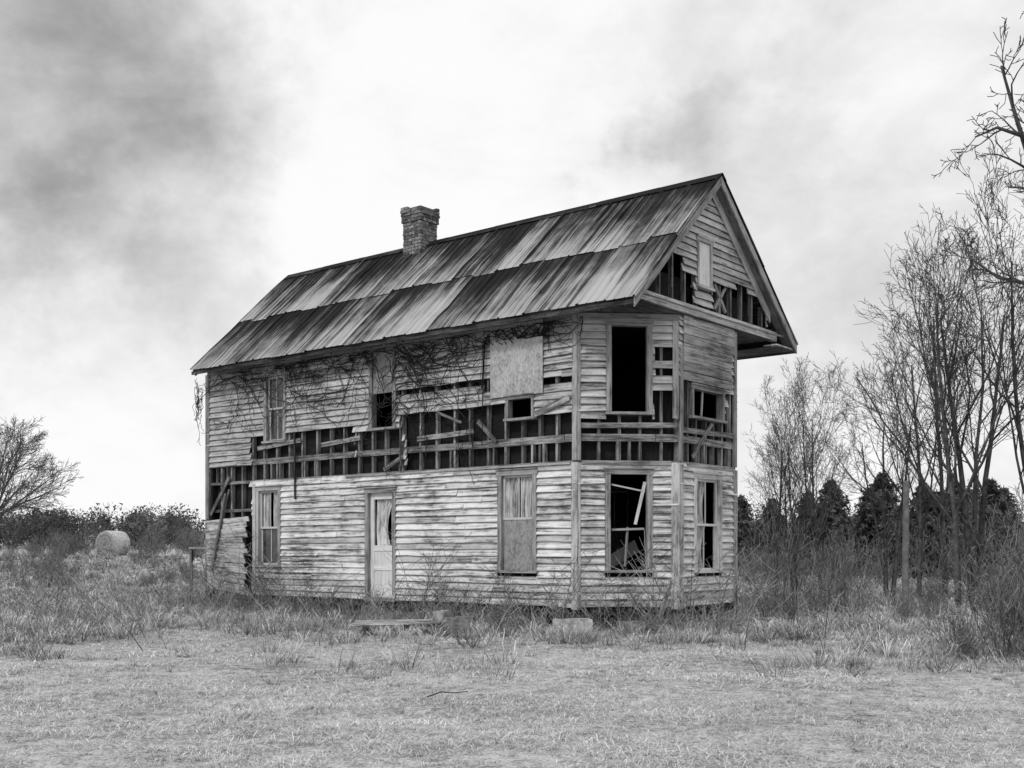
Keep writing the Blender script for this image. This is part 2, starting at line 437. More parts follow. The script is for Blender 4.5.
win('cham',op['cham'][0],'open','open',.65); win('cham',op['cham'][1],'open','open',.7)
casing('end',op['end'][0],.08,.6); win('end',op['end'][1],'half','half',1.2)
for w in ('back',):
    for h in op[w]:
        if h[2]>.6: win(w,h,'glass','ply',.8)
win('left',op['left'][0],'glass','glass',.8)
sash.beam(wp('cham',.68,1.9,-.12),wp('cham',1.3,1.92,-.12),.03,.04,.55)
sash.beam(wp('cham',.95,1.2,-.2),wp('cham',.99,1.95,-.14),.03,.035,.45)
sash.beam(wp('cham',1.12,2.0,-.06),wp('cham',1.3,2.8,-.03),.03,.06,.9)
sash.beam(wp('cham',.66,2.75,-.03),wp('cham',1.3,2.62,-.03),.02,.03,.7)
sash.beam(wp('cham',.66,1.25,-.5),wp('cham',1.3,1.6,-.8),.03,.25,.35)
sash.beam(wp('end',.95,4.1,-.05),wp('end',1.0,4.62,-.05),.03,.03,.8)
h=o[3]; casing('main',h,.1,.75,sill=False)
a0,a1=h[0]+.1,h[1]-.1
dt=1.1
wbox(cas,'main',h[0],h[1],.42,.5,-.1,.09,.7)
wbox(sash,'main',a0,a0+.1,.5,2.76,-.08,-.04,dt);wbox(sash,'main',a1-.1,a1,.5,2.76,-.08,-.04,dt)
for z0,z1 in ((.5,.72),(1.5,1.62),(2.62,2.76),(1.08,1.17)): wbox(sash,'main',a0+.1,a1-.1,z0,z1,-.08,-.042,dt)
wbox(sash,'main',a0+.1,a1-.1,.72,1.5,-.07,-.058,dt*.9)
curtain('main',a0+.1,a1-.1,1.62,2.62,-.12,.018,0,.35)
wbox(sash,'gab',2.06,2.52,6.66,7.5,-.02,.012,1.0); casing('gab',(2.0,2.58,6.6,7.57),.06,.9)
cas.make('window_and_door_casings',M['trim'],house); sash.make('window_sashes_and_door',M['white'],house)
glass.make('window_glass',M['glass'],house); ply.make('plywood_boards',M['ply'],house)
cm=MB()
for vs,fs in cur: cm.add(vs,fs)
cm.make('curtains',M['curtain'],house,True)
# roof
rf=MB()
XL,XR=-11.37,1.66
def roofside(ye,ze,yr,zr,sgn):
    d=Vector((0,yr-ye,zr-ze)); L=d.length; d.normalize()
    nrm=Vector((1,0,0)).cross(d)
    if nrm.z<0: nrm=-nrm
    rows=[(0,L*.5,.0),(L*.48,L*.985,.02)]
    pw=.62
    for (s0,s1,lift) in rows:
        x=XL
        while x<XR-.01:
            x1=min(XR,x+pw); w=x1-x
            prof=[(0,.03),(.02,.03),(.035,0),(w/3-.015,0),(w/3,.018),(w/3+.015,0),(2*w/3-.015,0),(2*w/3,.018),(2*w/3+.015,0),(w-.035,0),(w-.015,.034),(w+.015,.034)]
            ns=6; tone=random.gauss(1,.2)
            e0=s0+random.uniform(-.03,.03)*(1 if s0==0 else 3) ; vs=[];gs_=[]
            if random.random()<.15 and s0==0: e0+=random.uniform(0,.07)
            for j in range(ns):
                f=j/(ns-1); s=e0+(s1-e0)*f
                wob=random.gauss(0,.007)
                for (px,ph) in prof:
                    p=Vector((x+px,ye,ze))+d*s+nrm*(ph+lift*(1-f)+.03+wob*(1 if 0<j<ns-1 else .4))
                    vs.append(p); gs_.append((s+(7 if s0==0 else 0),x+px,1-f))
            n=len(prof)
            fs=[(j*n+i,j*n+i+1,(j+1)*n+i+1,(j+1)*n+i) for j in range(ns-1) for i in range(n-1)]
            rf.add(vs,fs,tone,gs_)
            x=x1
roofside(-.56,5.92,2.5,8.8,1); roofside(5.83,5.95,2.5,8.8,-1)
for i in range(9):
    x0=XL+i*(XR-XL)/9; x1=x0+(XR-XL)/9+.03; zz=8.87+.004*(i%2)
    vs=[(x0,2.34,zz-.14),(x0,2.5,zz),(x0,2.66,zz-.13),(x1,2.34,zz-.14),(x1,2.5,zz),(x1,2.66,zz-.13)]
    rf.add(vs,[(0,3,4,1),(1,4,5,2)],random.uniform(.6,.9),[(i*7+v[0],v[1],.3) for v in vs])
rf.make('metal_roof',M['roof'],house)
ev=MB()
def slopebox(x0,x1,ya,yb,off0,off1,tone=1.0,mb=ev):
    za,zb=zroof(ya),zroof(yb)
    mb.box((x0,ya,za+off0),(x1-x0,0,0),(0,yb-ya,zb-za),(0,0,off1-off0),tone)
slopebox(XL+.02,XR-.03,-.50,2.5,-.06,.01,.5); slopebox(XL+.02,XR-.03,2.5,5.8,-.06,.01,.5)
x=XL+.1
while x<XR-.1:
    slopebox(x,x+.05,-.5,.1,-.17,-.06,.7); x+=.55
x=XL
while x<XR-.05:
    e=min(XR-.02,x+random.uniform(1.5,3)); ev.box((x,-.53,5.835+random.uniform(-.012,.012)),(e-x-.01,0,0),(0,.025,0),(0,0,.085),random.uniform(.2,.6)); x=e
ev.box((XL,5.8,5.8),(XR-XL-.02,0,0),(0,.03,0),(0,0,.14),1)
ev.box((XL,-.5,5.97),(11.37,0,0),(0,.5,0),(0,0,.015),.5)
ev.box((XL,4.97,5.84),(XR-XL-.04,0,0),(0,.83,0),(0,0,.02),1.0)
ev.box((0,-.0,5.972),(1.5,0,0),(0,4.95,0),(0,0,.015),.8)
ev.box((0.01,-.5,5.976),(1.5,0,0),(0,.49,0),(0,0,.015),.6)
ev.make('eaves',M['stud'],house)
rk=MB()
slopebox(XR-.03,XR,-.56,2.5,-.16,.015,.6,rk); slopebox(XR-.031,XR,2.503,5.83,-.16,.015,.8,rk)
slopebox(XR-.28,XR-.035,-.5,2.5,-.085,-.065,.4,rk); slopebox(XR-.28,XR-.035,2.5,5.78,-.085,-.065,.4,rk)
slopebox(GX+.04,GX+.07,.0,2.5,-.3,-.09,1.1,rk); slopebox(GX+.041,GX+.071,2.5,5.0,-.3,-.09,1.2,rk)
rk.box((GX-.05,-.2,6.0),(.12,0,0),(0,5.5,0),(0,0,.2),1.1)
rk.box((GX+.07,-.2,6.12),(.05,0,0),(0,5.9,0),(0,0,.03),1.0)
rk.box((1.3,4.97,5.865),(.3,0,0),(0,.8,0),(0,0,.03),1.2)
rk.make('rake_boards_and_gable_beam',M['trim'],house)
# chimney
br=MB(); mo=MB()
cx,cy=-6.40,2.42; hw=.29
mo.box((cx-hw+.015,cy-hw+.015,8.1),(2*hw-.03,0,0),(0,2*hw-.03,0),(0,0,1.55))
nc=21; ch=.077
for c in range(nc):
    z=8.08+c*ch; e=.0 if c<nc-5 else (.03 if c<nc-3 else .045)
    hh=hw+e; n=3; bl=2*hh/n
    for side in range(4):
        for k in range(n):
            if c==nc-1 and (side==3 or (side==0 and k>0) or random.random()<.3): continue
            if c==nc-2 and (side==3 and k<2): continue
            off=(bl/2 if c%2 else 0)
            s0=-hh+k*bl+ (off if k>0 else 0) ; s1=-hh+(k+1)*bl+(off if k<n-1 else 0)
            s0+=.006;s1-=.006; wd=.1; jit=random.gauss(0,.005)
            s1=min(s1,hh)
            if side==0: br.box((cx+s0,cy-hh+jit,z),(s1-s0,0,0),(0,wd,0),(0,0,.064),random.uniform(.5,1.7))
            if side==1: br.box((cx+s0,cy+hh-wd+jit,z),(s1-s0,0,0),(0,wd,0),(0,0,.064),random.uniform(.5,1.7))
            if side==2: br.box((cx-hh+jit+.003,cy+max(s0,-hh+wd),z),(wd,0,0),(0,min(s1,hh-wd)-max(s0,-hh+wd),0),(0,0,.0635),random.uniform(.5,1.7))
            if side==3: br.box((cx+hh-wd+jit-.003,cy+max(s0,-hh+wd),z),(wd,0,0),(0,min(s1,hh-wd)-max(s0,-hh+wd),0),(0,0,.0635),random.uniform(.5,1.7))
br.make('chimney_bricks',M['brick'],house); mo.make('chimney_core',M['mortar'],house)
fo=MB()
for w in ('main','cham','end','cham2','back','left'):
    L=W[w][3]; wbox(fo,w,.02,L-.02,.3,.44,-.2,-.02,.35)
fo.make('sill_timbers',M['stud'],house)
def rock(bm_list,c,s,seed,tone=None):
    bm=bmesh.new(); bmesh.ops.create_cube(bm,size=1); bmesh.ops.subdivide_edges(bm,edges=bm.edges[:],cuts=3,use_grid_fill=True)
    r=random.Random(seed)
    px=r.random()*50
    for v in bm.verts:
        p=v.co; k=.88+.12/max(.5,(p.length*1.6)); n=float(vn(p.x*3+px,p.y*3+p.z*2+px))-.5
        v.co=Vector((p.x*s[0],p.y*s[1],p.z*s[2]))*(k+.22*n)+Vector(c)
    vs=[tuple(v.co) for v in bm.verts]; fs=[tuple(v.index for v in f.verts) for f in bm.faces]; bm.free()
    bm_list.add(vs,fs,tone or r.uniform(.5,1.0))
pr=MB(); k=0
for w in ('main','cham','end','cham2','back','left'):
    L=W[w][3]; a=.1
    while a<L+.05:
        for zz in (0.0,.19):
            c=wp(w,min(a,L-.1)+random.uniform(-.05,.05),zz,-.14); k+=1; rock(pr,c,(.42,.3,.22),k,random.uniform(.3,.6))
        a+=1.9 if L>3 else L-.2
pr.make('stone_piers',M['stone'],house)
# wild vines on main wall
vines=[]
def vine(a,z,dirx,dz,L,r,lvl):
    n=9; pts=[];rad=[];d=random.uniform(.06,.12)
    ang=math.atan2(dz,dirx)
    for i in range(n):
        pts.append(wp('main',a,z,d)); rad.append(max(.006,r*(1-.6*i/(n-1))))
        ang+=random.gauss(0,.36); a+=math.cos(ang)*L/n; z+=math.sin(ang)*L/n
        if z>5.85: z=5.85; ang=-abs(ang)*.3
        if 9.2<a<10.75 and z<5.6: z=5.6+random.random()*.15; ang=abs(ang)*.3
        a=min(max(a,-.3),11.6); d=min(.28,max(.05,d+random.gauss(0,.025)))
        if lvl<2 and random.random()<(.34 if lvl==0 else .2):
            vine(a,z,math.cos(ang+random.choice((-.9,.9))),math.sin(ang+random.choice((-.9,.9))),L*random.uniform(.3,.6),r*.65,lvl+1)
    vines.append((pts,rad))
for i in range(52):
    a=random.choice((random.uniform(0,3.5),random.uniform(3.2,7.2),random.uniform(4.2,7.5),random.uniform(6.5,9.0),random.uniform(9,11)))
    vine(a,random.uniform(5.5,5.85),random.choice((-1,1,1)) if a<7.5 else -1,random.uniform(-.7,.05),random.uniform(.9,2.6),random.uniform(.009,.018),0)
for i in range(9): vine(random.uniform(3.2,7.2),random.uniform(4.6,5.6),random.choice((-1,1)),random.uniform(-.5,.3),2.2,.013,0)
for i in range(12): vine(-.1,random.uniform(5.0,5.6),-.5,random.uniform(-.6,.1),.7,.008,1)
obj('dead_vines',tubes('dead_vines',vines,M['vine'],3),house)
# ------------------------------------------------------------------ GROUND
def axis(lo,hi,n,p=2.6):
    t=np.linspace(-1,1,n); s=np.sign(t)*np.abs(t)**p
    return np.where(s<0,-s*lo,s*hi)
xs=axis(-900,900,221); ys=15+axis(-75,1400,261)
X,Y=np.meshgrid(xs,ys); Z=H(X,Y)
V=np.stack([X,Y,Z],-1).reshape(-1,3); nx=len(xs); ny=len(ys)
i,j=np.meshgrid(np.arange(nx-1),np.arange(ny-1)); b0=(j*nx+i).ravel()
F=np.stack([b0,b0+1,b0+nx+1,b0+nx],-1)
obj('ground',np_mesh('ground',V,F,np.arange(len(F))*4,M['ground'],smooth=True))
def toloc(x,y):
    dx=x-1.217; dy=y-21.4; return dx*.773-dy*.634, dx*.634+dy*.773
def inhouse(x,y,m=.1):
    lx,ly=toloc(x,y)
    return (lx>-11.43-m)&(lx<1.36+m)&(ly>-m)&(ly<4.955+m)&((lx-ly)<m*1.4)&((lx+ly)<4.955+m*1.4)
def housedist(x,y):
    lx,ly=toloc(x,y)
    ex=np.maximum(np.maximum(-11.43-lx,lx-1.2),0); ey=np.maximum(np.maximum(-ly,ly-4.955),0)
    return np.hypot(ex,ey)
# ------------------------------------------------------------------ GRASS
def blades(name,xx,yy,h,az,le,w,tone,mat,droop=.6,root=.35):
    N=len(xx); z=H(xx,yy)
    B=np.stack([xx,yy,z-.01],-1); D=np.stack([np.cos(az),np.sin(az),np.zeros(N)],-1)
    ta=az+np.pi/2+RNG.normal(0,.9,N)
    Pp=np.stack([np.cos(ta),np.sin(ta),np.zeros(N)],-1)*w[:,None]/2
    up=np.array([0,0,1.])
    M1=B+D*(h*le*.45)[:,None]+up*(h*.62)[:,None]
    T=B+D*(h*le*1.25)[:,None]+up*(h*(1.0-droop*np.minimum(le/1.5,1.3)))[:,None]
    V=np.stack([B-Pp,B+Pp,M1-Pp*.8,M1+Pp*.8,T],1).reshape(-1,3)
    b=np.arange(N)[:,None]*5
    loops=np.concatenate([b+np.array([[0,1,3,2]]),b+np.array([[2,3,4]])],1).ravel()
    starts=(np.arange(N)[:,None]*7+np.array([[0,4]])).ravel()
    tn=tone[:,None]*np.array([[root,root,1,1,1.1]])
    return obj(name,np_mesh(name,V,loops,starts,mat,tn.ravel()))
r=RNG; N=330000
yy=np.exp(np.log(6.3)+r.random(N)*(np.log(58)-np.log(6.3))); xx=(r.random(N)*2-1)*(yy*.5+2.0)
patch=fbm(xx*1.3+7,yy*1.3,4)
keep=(~inhouse(xx,yy,.05))&(r.random(N)<np.clip((patch-.30)*6,.2,1)); xx=xx[keep];yy=yy[keep];patch=patch[keep];N=len(xx)
h=(.020+.062*r.random(N)**2)*(.4+1.3*patch)*(1+.5*S((yy-15)/8))
w=.0050*(.5+r.random(N))*np.maximum(1,yy/9)
le=r.uniform(.8,3.0,N)
tone=r.choice([.6,.85,1.05,1.25],N)*r.uniform(.85,1.15,N)*(.72+.68*fbm(xx*.45+40,yy*.45,4))
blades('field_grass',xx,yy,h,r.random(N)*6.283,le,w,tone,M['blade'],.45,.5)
def tussocks(name,n,per,y0,y1,hlo,hhi,mat,mask,spread=.07,tl=.6,th=1.4,ww=.006):
    yc=np.exp(np.log(y0)+r.random(n)*(np.log(y1)-np.log(y0))); xc=(r.random(n)*2-1)*(yc*.5+3)
    k=(~inhouse(xc,yc,-.1))&(r.random(n)<mask(xc,yc)); xc=xc[k];yc=yc[k];n=len(xc)
    hc=hlo+(hhi-hlo)*r.random(n)**1.6; tc_=r.uniform(tl,th,n); lz=r.random(n)*6.28
    I=np.repeat(np.arange(n),per); m=len(I)
    az=r.random(m)*6.283; rr=np.abs(r.normal(0,1,m))*spread*(.5+hc[I]*3)
    x=xc[I]+np.cos(az)*rr; y=yc[I]+np.sin(az)*rr
    az2=np.arctan2(np.sin(az)+.6*np.sin(lz[I]),np.cos(az)+.6*np.cos(lz[I]))+r.normal(0,.35,m)
    k2=~inhouse(x,y,.0); 
    hh=hc[I]*r.uniform(.5,1.15,m)
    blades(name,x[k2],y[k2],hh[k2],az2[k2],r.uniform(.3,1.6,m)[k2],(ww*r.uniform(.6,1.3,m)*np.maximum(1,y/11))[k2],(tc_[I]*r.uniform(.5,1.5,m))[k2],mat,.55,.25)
def mk(x,y):
    hd=housedist(x,y)
    m=1.0*np.exp(-((hd-1.3)/1.6)**2)+.75*S((y-16.5)/4)*(fbm(x*.35,y*.35)>.38)+.8*S((x-4.0)/2)*S((y-14.5)/3)+.7*S((-6-x)/2)*S((y-16)/4)
    m=m+.6*(fbm(x*.5+3,y*.5)>.52)*S((y-12.5)/3)
    return np.clip(m,0,1)
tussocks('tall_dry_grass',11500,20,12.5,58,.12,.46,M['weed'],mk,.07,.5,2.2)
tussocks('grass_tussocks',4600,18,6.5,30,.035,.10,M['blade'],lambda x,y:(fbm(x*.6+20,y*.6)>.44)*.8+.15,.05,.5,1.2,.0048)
wd=[]
def weed(x,y,h,r=.004,nt=7):
    z=Hf(x,y); dx=random.gauss(0,.2);dy=random.gauss(0,.2)
    p=[Vector((x+dx*h*f*(1+f),y+dy*h*f,z+h*f)) for f in (0,.33,.66,1)]
    wd.append((p,[r,r*.85,r*.7,r*.4]))
    for k in range(nt):
        f=random.uniform(.25,1); q_=Vector((x+dx*h*f*(1+f),y+dy*h*f,z+h*f)); a=random.random()*6.28; l=h*random.uniform(.12,.4)
        e=q_+Vector((math.cos(a)*l*.75,math.sin(a)*l*.75,l*random.uniform(.2,.8))); m_=(q_+e)/2+Vector((0,0,-.02))
        wd.append(([q_,m_,e,e+(e-m_)*.2],[r*.7,r*.6,r*.5,r*.4]))
def loc2w(lx,ly): return (1.217+lx*.773+ly*.634, 21.4-lx*.634+ly*.773)
for i in range(950):
    lx=random.uniform(-12.5,3); ly=-abs(random.gauss(0,.8))-.15
    if lx>0: ly+=min(lx,1.4)
    if random.random()<.3: ly-=.9
    x,y=loc2w(lx,ly); weed(x,y,random.choice((.25,.35,.45,.6,.85))*random.uniform(.7,1.1),.0065)
for (lx,ly,h) in ((-10.6,-.5,1.5),(-9.7,-.6,1.3),(-9.2,-.5,1.8),(-8.6,-.4,1.5),(-8.0,-.7,1.2),(-7.6,-.6,1.4),(-6.9,-.5,1.0),(-3.4,-.5,1.8),(-2.9,-.6,1.2),(-1.2,-.5,.9),(1.5,.4,1.6),(1.7,.3,1.4),(-.3,-.6,1.4),(.6,-.4,1.2),(1.0,-.2,1.1),(2.0,.9,1.6),(2.3,1.6,1.3),(2.6,2.4,1.5)):
    for k in range(6):
        x,y=loc2w(lx+random.gauss(0,.28),ly+random.gauss(0,.1)); weed(x,y,h*random.uniform(.6,1.1),.009,11)
for i in range(900):
    y=random.uniform(17,50); x=random.choice((random.uniform(-.52*y,-.3*y),random.uniform(.2*y,.5*y)))
    weed(x,y,random.uniform(.3,.95),.008,6)
obj('dry_weeds',tubes('dry_weeds',wd,M['weed'],3,.2,1.3))
# ------------------------------------------------------------------ TREES
def rdir(d,ang,rng):
    d=d.normalized(); a=d.orthogonal().normalized(); a.rotate(Matrix.Rotation(rng.random()*6.283,3,d))
    return (d*math.cos(ang)+a*math.sin(ang)).normalized()
def grow(polys,rng,p,d,L,r,lvl,cfg):
    n=cfg['seg'][lvl]; pts=[p.copy()]; rad=[r]; ds=[d.copy()]
    end=r*cfg['taper'] if lvl<cfg['max'] else r*.45
    for i in range(n):
        d=(d+Vector((rng.gauss(0,1),rng.gauss(0,1),rng.gauss(0,1)))*cfg['wig'][lvl]+Vector((0,0,cfg['up'][lvl]))).normalized()
        p=p+d*(L/n); pts.append(p.copy()); ds.append(d.copy()); rad.append(max(cfg['rmin'],r+(end-r)*(i+1)/n))
    polys.append((pts,rad))
    if lvl<cfg['max']:
        nc_=cfg['nch'][lvl]
        for k in range(nc_):
            f=cfg['f0'][lvl]+(1-cfg['f0'][lvl])*(k+rng.random())/nc_
            t=f*n; i0=min(n-1,int(t)); pp=pts[i0].lerp(pts[i0+1],t-i0)
            cd=rdir(ds[i0],math.radians(rng.uniform(*cfg['ang'][lvl])),rng)
            cl=L*rng.uniform(*cfg['len'][lvl])*(1.15-.6*f)
            grow(polys,rng,pp,cd,cl,max(cfg['rmin'],(r+(end-r)*f)*cfg['rr']),lvl+1,cfg)
base_cfg=dict(max=4,seg=[9,6,5,4,2],wig=[.05,.08,.10,.12,.12],up=[.03,.10,.08,.05,.03],nch=[12,7,5,3],f0=[.25,.2,.2,.15],
   ang=[(22,46),(22,46),(22,48),(22,48)],len=[(.4,.62),(.4,.65),(.4,.65),(.4,.7)],taper=.25,rr=.55,rmin=.0055)
def tree_mesh(name,seed,h,r,stems=1,mat=None,**kw):
    cfg=dict(base_cfg); cfg.update(kw); rng=random.Random(seed); polys=[]
    for s in range(stems):
        lean=.0 if stems==1 else .28
        a=rng.random()*6.28; d=Vector((math.cos(a)*lean*rng.random(),math.sin(a)*lean*rng.random(),1)).normalized()
        grow(polys,rng,Vector((math.cos(a)*.1*(stems>1),math.sin(a)*.1*(stems>1),-.15)),d,h*rng.uniform(.85,1),r*rng.uniform(.7,1),0,cfg)
    return tubes(name,polys,mat or M['bark'],3)
tA=tree_mesh('bare_tree_a',11,8.5,.13,nch=[11,6,5,3]); tB=tree_mesh('bare_tree_b',12,8.0,.12,3,nch=[7,5,4,3])
tC=tree_mesh('bare_tree_c',13,7.5,.11,1,nch=[11,6,4,3],up=[.04,.13,.1,.05,.0],ang=[(18,36),(20,40),(25,50),(25,50)])
cfgD=dict(base_cfg); cfgD.update(nch=[0,10,7,5],ang=[(25,55),(18,42),(20,45),(20,50)],len=[(1,1),(.45,.65),(.45,.65),(.45,.7)],rmin=.008,wig=[.04,.06,.08,.1,.1],up=[0,.03,.02,.01,0],rr=.5,f0=[.2,.22,.2,.15])
rngD=random.Random(44); pD=[([Vector((0,0,-.2)),Vector((.03,0,.5)),Vector((0,.02,1.1)),Vector((0,0,1.7))],[.24,.19,.17,.14])]
for k in range(18):
    az=k*2.4+rngD.random()*.5
    el=math.radians(4+76*((k/17)**.85))
    d=Vector((math.cos(az)*math.sin(el),math.sin(az)*math.sin(el),math.cos(el)))
    grow(pD,rngD,Vector((0,0,1.0+.7*rngD.random())),d,rngD.uniform(3.9,4.4)*(1-.12*el),.075,1,cfgD)
tD=tubes('bare_tree_d',pD,M['greybark'],3)
def put(name,me,x,y,rz=0,sc=1): return obj(name,me,None,(x,y,Hf(x,y)-.05),rz,sc)
for (me,x,y,rz,sc) in [(tA,11.3,29,0,1.05),(tB,12.2,30,1.2,1.1),(tC,13.6,29.5,2.5,1.25),(tC,12.9,34,.7,1.2),(tA,16.4,34,4,1.15),
      (tC,7.5,30,1.0,.60),(tC,8.9,33,2.2,.72),(tC,10.0,37,3,.8),(tA,19,38,2,1.15),(tC,6.9,28,2.9,.5),(tC,8.1,35,3.9,.7),(tB,10.9,33,5,.72),(tA,11.0,31,2.2,.85)]:
    put('bare_tree',me,x,y,rz,sc)
put('bare_tree',tD,-28.0,61,1.0,1.18)
put('bare_tree',tD,-36,66,2.0,1.15)
rng=random.Random(5); polys=[]
cfg=dict(base_cfg); cfg.update(max=4,nch=[0,9,5,3],rmin=.0045,f0=[.2,.25,.2,.2],len=[(.5,.7),(.35,.6),(.35,.6),(.4,.7)],wig=[.05,.14,.2,.22,.25],up=[0,.05,.03,.02,.01],rr=.6)
def limb(pts,r0,r1,nsub,Ls):
    pts=[Vector(p) for p in pts]; n=len(pts); polys.append((pts,[r0+(r1-r0)*i/(n-1) for i in range(n)]))
    for k in range(nsub):
        t=(.15+.85*(k+rng.random())/nsub)*(n-1); i0=min(n-2,int(t)); pp=pts[i0].lerp(pts[i0+1],t-i0); d=(pts[i0+1]-pts[i0]).normalized()
        grow(polys,rng,pp,rdir(d,math.radians(rng.uniform(30,65)),rng),Ls*rng.uniform(.6,1.2),(r0+(r1-r0)*t/(n-1))*.6,2,cfg)
gx,gy=8.3,14.4; gz=Hf(gx,gy)
limb([(gx,gy,gz-.1),(gx+.05,gy,gz+1.5),(gx-.05,gy+.1,3.4),(gx,gy,5.2),(gx-.1,gy-.1,7),(gx-.3,gy,8.6),(gx-.3,gy+.2,10)],.17,.03,6,1.4)
limb([(8.25,14.4,3.6),(7.6,14.2,4.5),(6.75,14.05,5.25),(6.4,14,6.1),(6.15,13.95,6.8),(5.95,13.9,7.4)],.07,.014,11,.75)
limb([(8.25,14.4,3.9),(7.5,14.5,4.6),(6.8,14.3,4.85),(6.35,14.1,4.8),(5.95,14,4.85),(5.6,14,5.1)],.05,.010,10,.55)
limb([(8.2,14.3,5.0),(7.5,14.1,5.8),(6.85,14,6.35),(6.35,13.9,6.5),(5.9,13.9,6.65),(5.6,13.8,6.5)],.055,.010,10,.55)
limb([(8.2,14.3,5.8),(7.4,14.1,6.8),(6.8,14,7.5),(6.55,13.9,8.2),(6.35,13.9,8.8),(6.25,13.9,9.2)],.05,.010,8,.6)
obj('bare_tree',tubes('near_bare_tree',polys,M['bark'],5))
def shrub_mesh(name,seed,h,n,spread=.45,rm=.0055):
    rng=random.Random(seed); polys=[]
    cfg=dict(base_cfg); cfg.update(max=2,seg=[5,3,2],wig=[.08,.12,.16],up=[.03,.05,.03],nch=[6,3],f0=[.2,.2],ang=[(18,45),(20,55)],len=[(.3,.55),(.3,.55)],rr=.6,rmin=rm)
    for k in range(n):
        a=rng.random()*6.28; s=spread*rng.random()
        grow(polys,rng,Vector((math.cos(a)*.35*rng.random()*h*.5,math.sin(a)*.35*rng.random()*h*.5,-.05)),Vector((math.cos(a)*s,math.sin(a)*s,1)).normalized(),h*rng.uniform(.5,1),.011,0,cfg)
    return tubes(name,polys,M['twig'],3,.3,1.5)
sA=shrub_mesh('shrub_a',21,2.0,20); sB=shrub_mesh('shrub_b',22,2.6,14,.35); sC=shrub_mesh('shrub_c',23,1.4,26,.75)
sh=[(6.45,15.0,.72,sA),(6.85,15.3,.8,sA),(6.2,15.7,.55,sC),(7.2,15.2,.85,sA),(6.7,14.5,.45,sC),(7.4,16.2,.8,sC),(8.1,17.0,.9,sA),
    (5.6,22.5,.6,sC),(6.2,23.5,.6,sA),(7.0,24,.7,sB),(7.6,22,.55,sC),(8.6,23.4,.35,sA),(6.4,26,.9,sB),(8,27.5,.8,sB),
    (11.0,26,.7,sA),(11.6,24,.7,sC),(12.1,25.5,.9,sA),(10.8,22.5,.45,sC),(9.6,20,.3,sC),(12.8,28,1.0,sB),(14,27,1.0,sA),(15.2,30,1.1,sB),(11.6,31,.9,sB),(13.8,34,1.1,sB),(8.8,31,.8,sB),
    (7.8,34,1.2,sB),(10,35,.9,sA),(16,36,1.4,sB),(18,36,1.5,sA),(5.0,22.0,.5,sA),(10.2,28,.5,sC),(10.9,29.5,.6,sC)]
rs=random.Random(9)
for x,y,s_,me in sh: put('bare_shrub',me,x,y,rs.random()*6.28,s_)
for i in range(70):
    y=rs.uniform(36,74); x=-y*rs.uniform(.27,.52)
    if abs(x/y+.349)<.02 and y<61: x-=2.5
    put('bare_shrub',rs.choice((sA,sC,sC)),x,y,rs.random()*6.28,rs.uniform(.5,1.0)*(1.1 if y>50 else .7))
for x_,s_ in ((-21.9,.45),(-20.7,.4),(-21.2,.35)): put('bare_shrub',sC,x_,58.8,rs.random()*6,s_)
for i in range(16):
    y=rs.uniform(42,56); x=y*rs.uniform(.2,.5); put('bare_shrub',rs.choice((sA,sB,sC)),x,y,rs.random()*6.28,rs.uniform(.6,.95))
def pine_mesh(name,seed,h,rad,nb,sh=.75):
    r=np.random.default_rng(seed); T=[];C=[]
    for k in range(nb):
        f=r.random()**.95; z=.05+f*(h-.15); R=rad*(1-f)**sh*(.45+.75*r.random())+.08; a=r.random()*6.283
        m_=int(14+36*R/rad)
        t=r.random(m_)**.6
        c=np.stack([np.cos(a)*R*t,np.sin(a)*R*t,z+R*t*.3-.25*(R*t)**2*.3],-1)+r.normal(0,.05+.04*R,(m_,3))
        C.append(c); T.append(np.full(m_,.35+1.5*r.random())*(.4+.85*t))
    C=np.concatenate(C); T=np.concatenate(T); N=len(C)
    A=r.normal(0,.065,(N,3)); B=r.normal(0,.065,(N,3)); A[:,2]+=.03
    V=np.stack([C-A,C+B,C+A*1.3],1).reshape(-1,3)
    return np_mesh(name,V,np.arange(N*3),np.arange(N)*3,M['needle'],np.repeat(T,3))
pA=pine_mesh('pine_a',1,5.2,1.9,320,.65); pB=pine_mesh('pine_b',2,4.6,2.1,320,.8)
trk=tubes('pine_trunk',[([Vector((0,0,-.2)),Vector((.03,0,2)),Vector((0,.03,4.8))],[.12,.08,.02])],M['bark'],6)
for x,y,s_,me in [(18.2,58,.9,pA),(19.6,60,1.02,pB),(20.9,58,.95,pA),(17.0,60,.88,pB),(20.4,63,1.12,pA),(22.3,60,1.0,pB),(18.9,56,.8,pB),(15.8,61,.9,pA),(14.6,64,.95,pB),(23.6,61,1.0,pA),(25.2,63,1.05,pB),(13.2,66,.9,pA),(17.6,63,1.05,pA),(26.8,64,1.05,pA),(23.8,57,.8,pB),(20.0,55,.72,pB),(21.8,56,.78,pA),(16.4,57,.7,pB),(28.4,66,1.1,pB),(12,70,.95,pB)]:
    ob=put('pine_tree',me,x,y,rs.random()*6.28,s_); tk=obj('trunk',trk,ob)
r=np.random.default_rng(8); Cs=[];Ts=[];Ss=[]
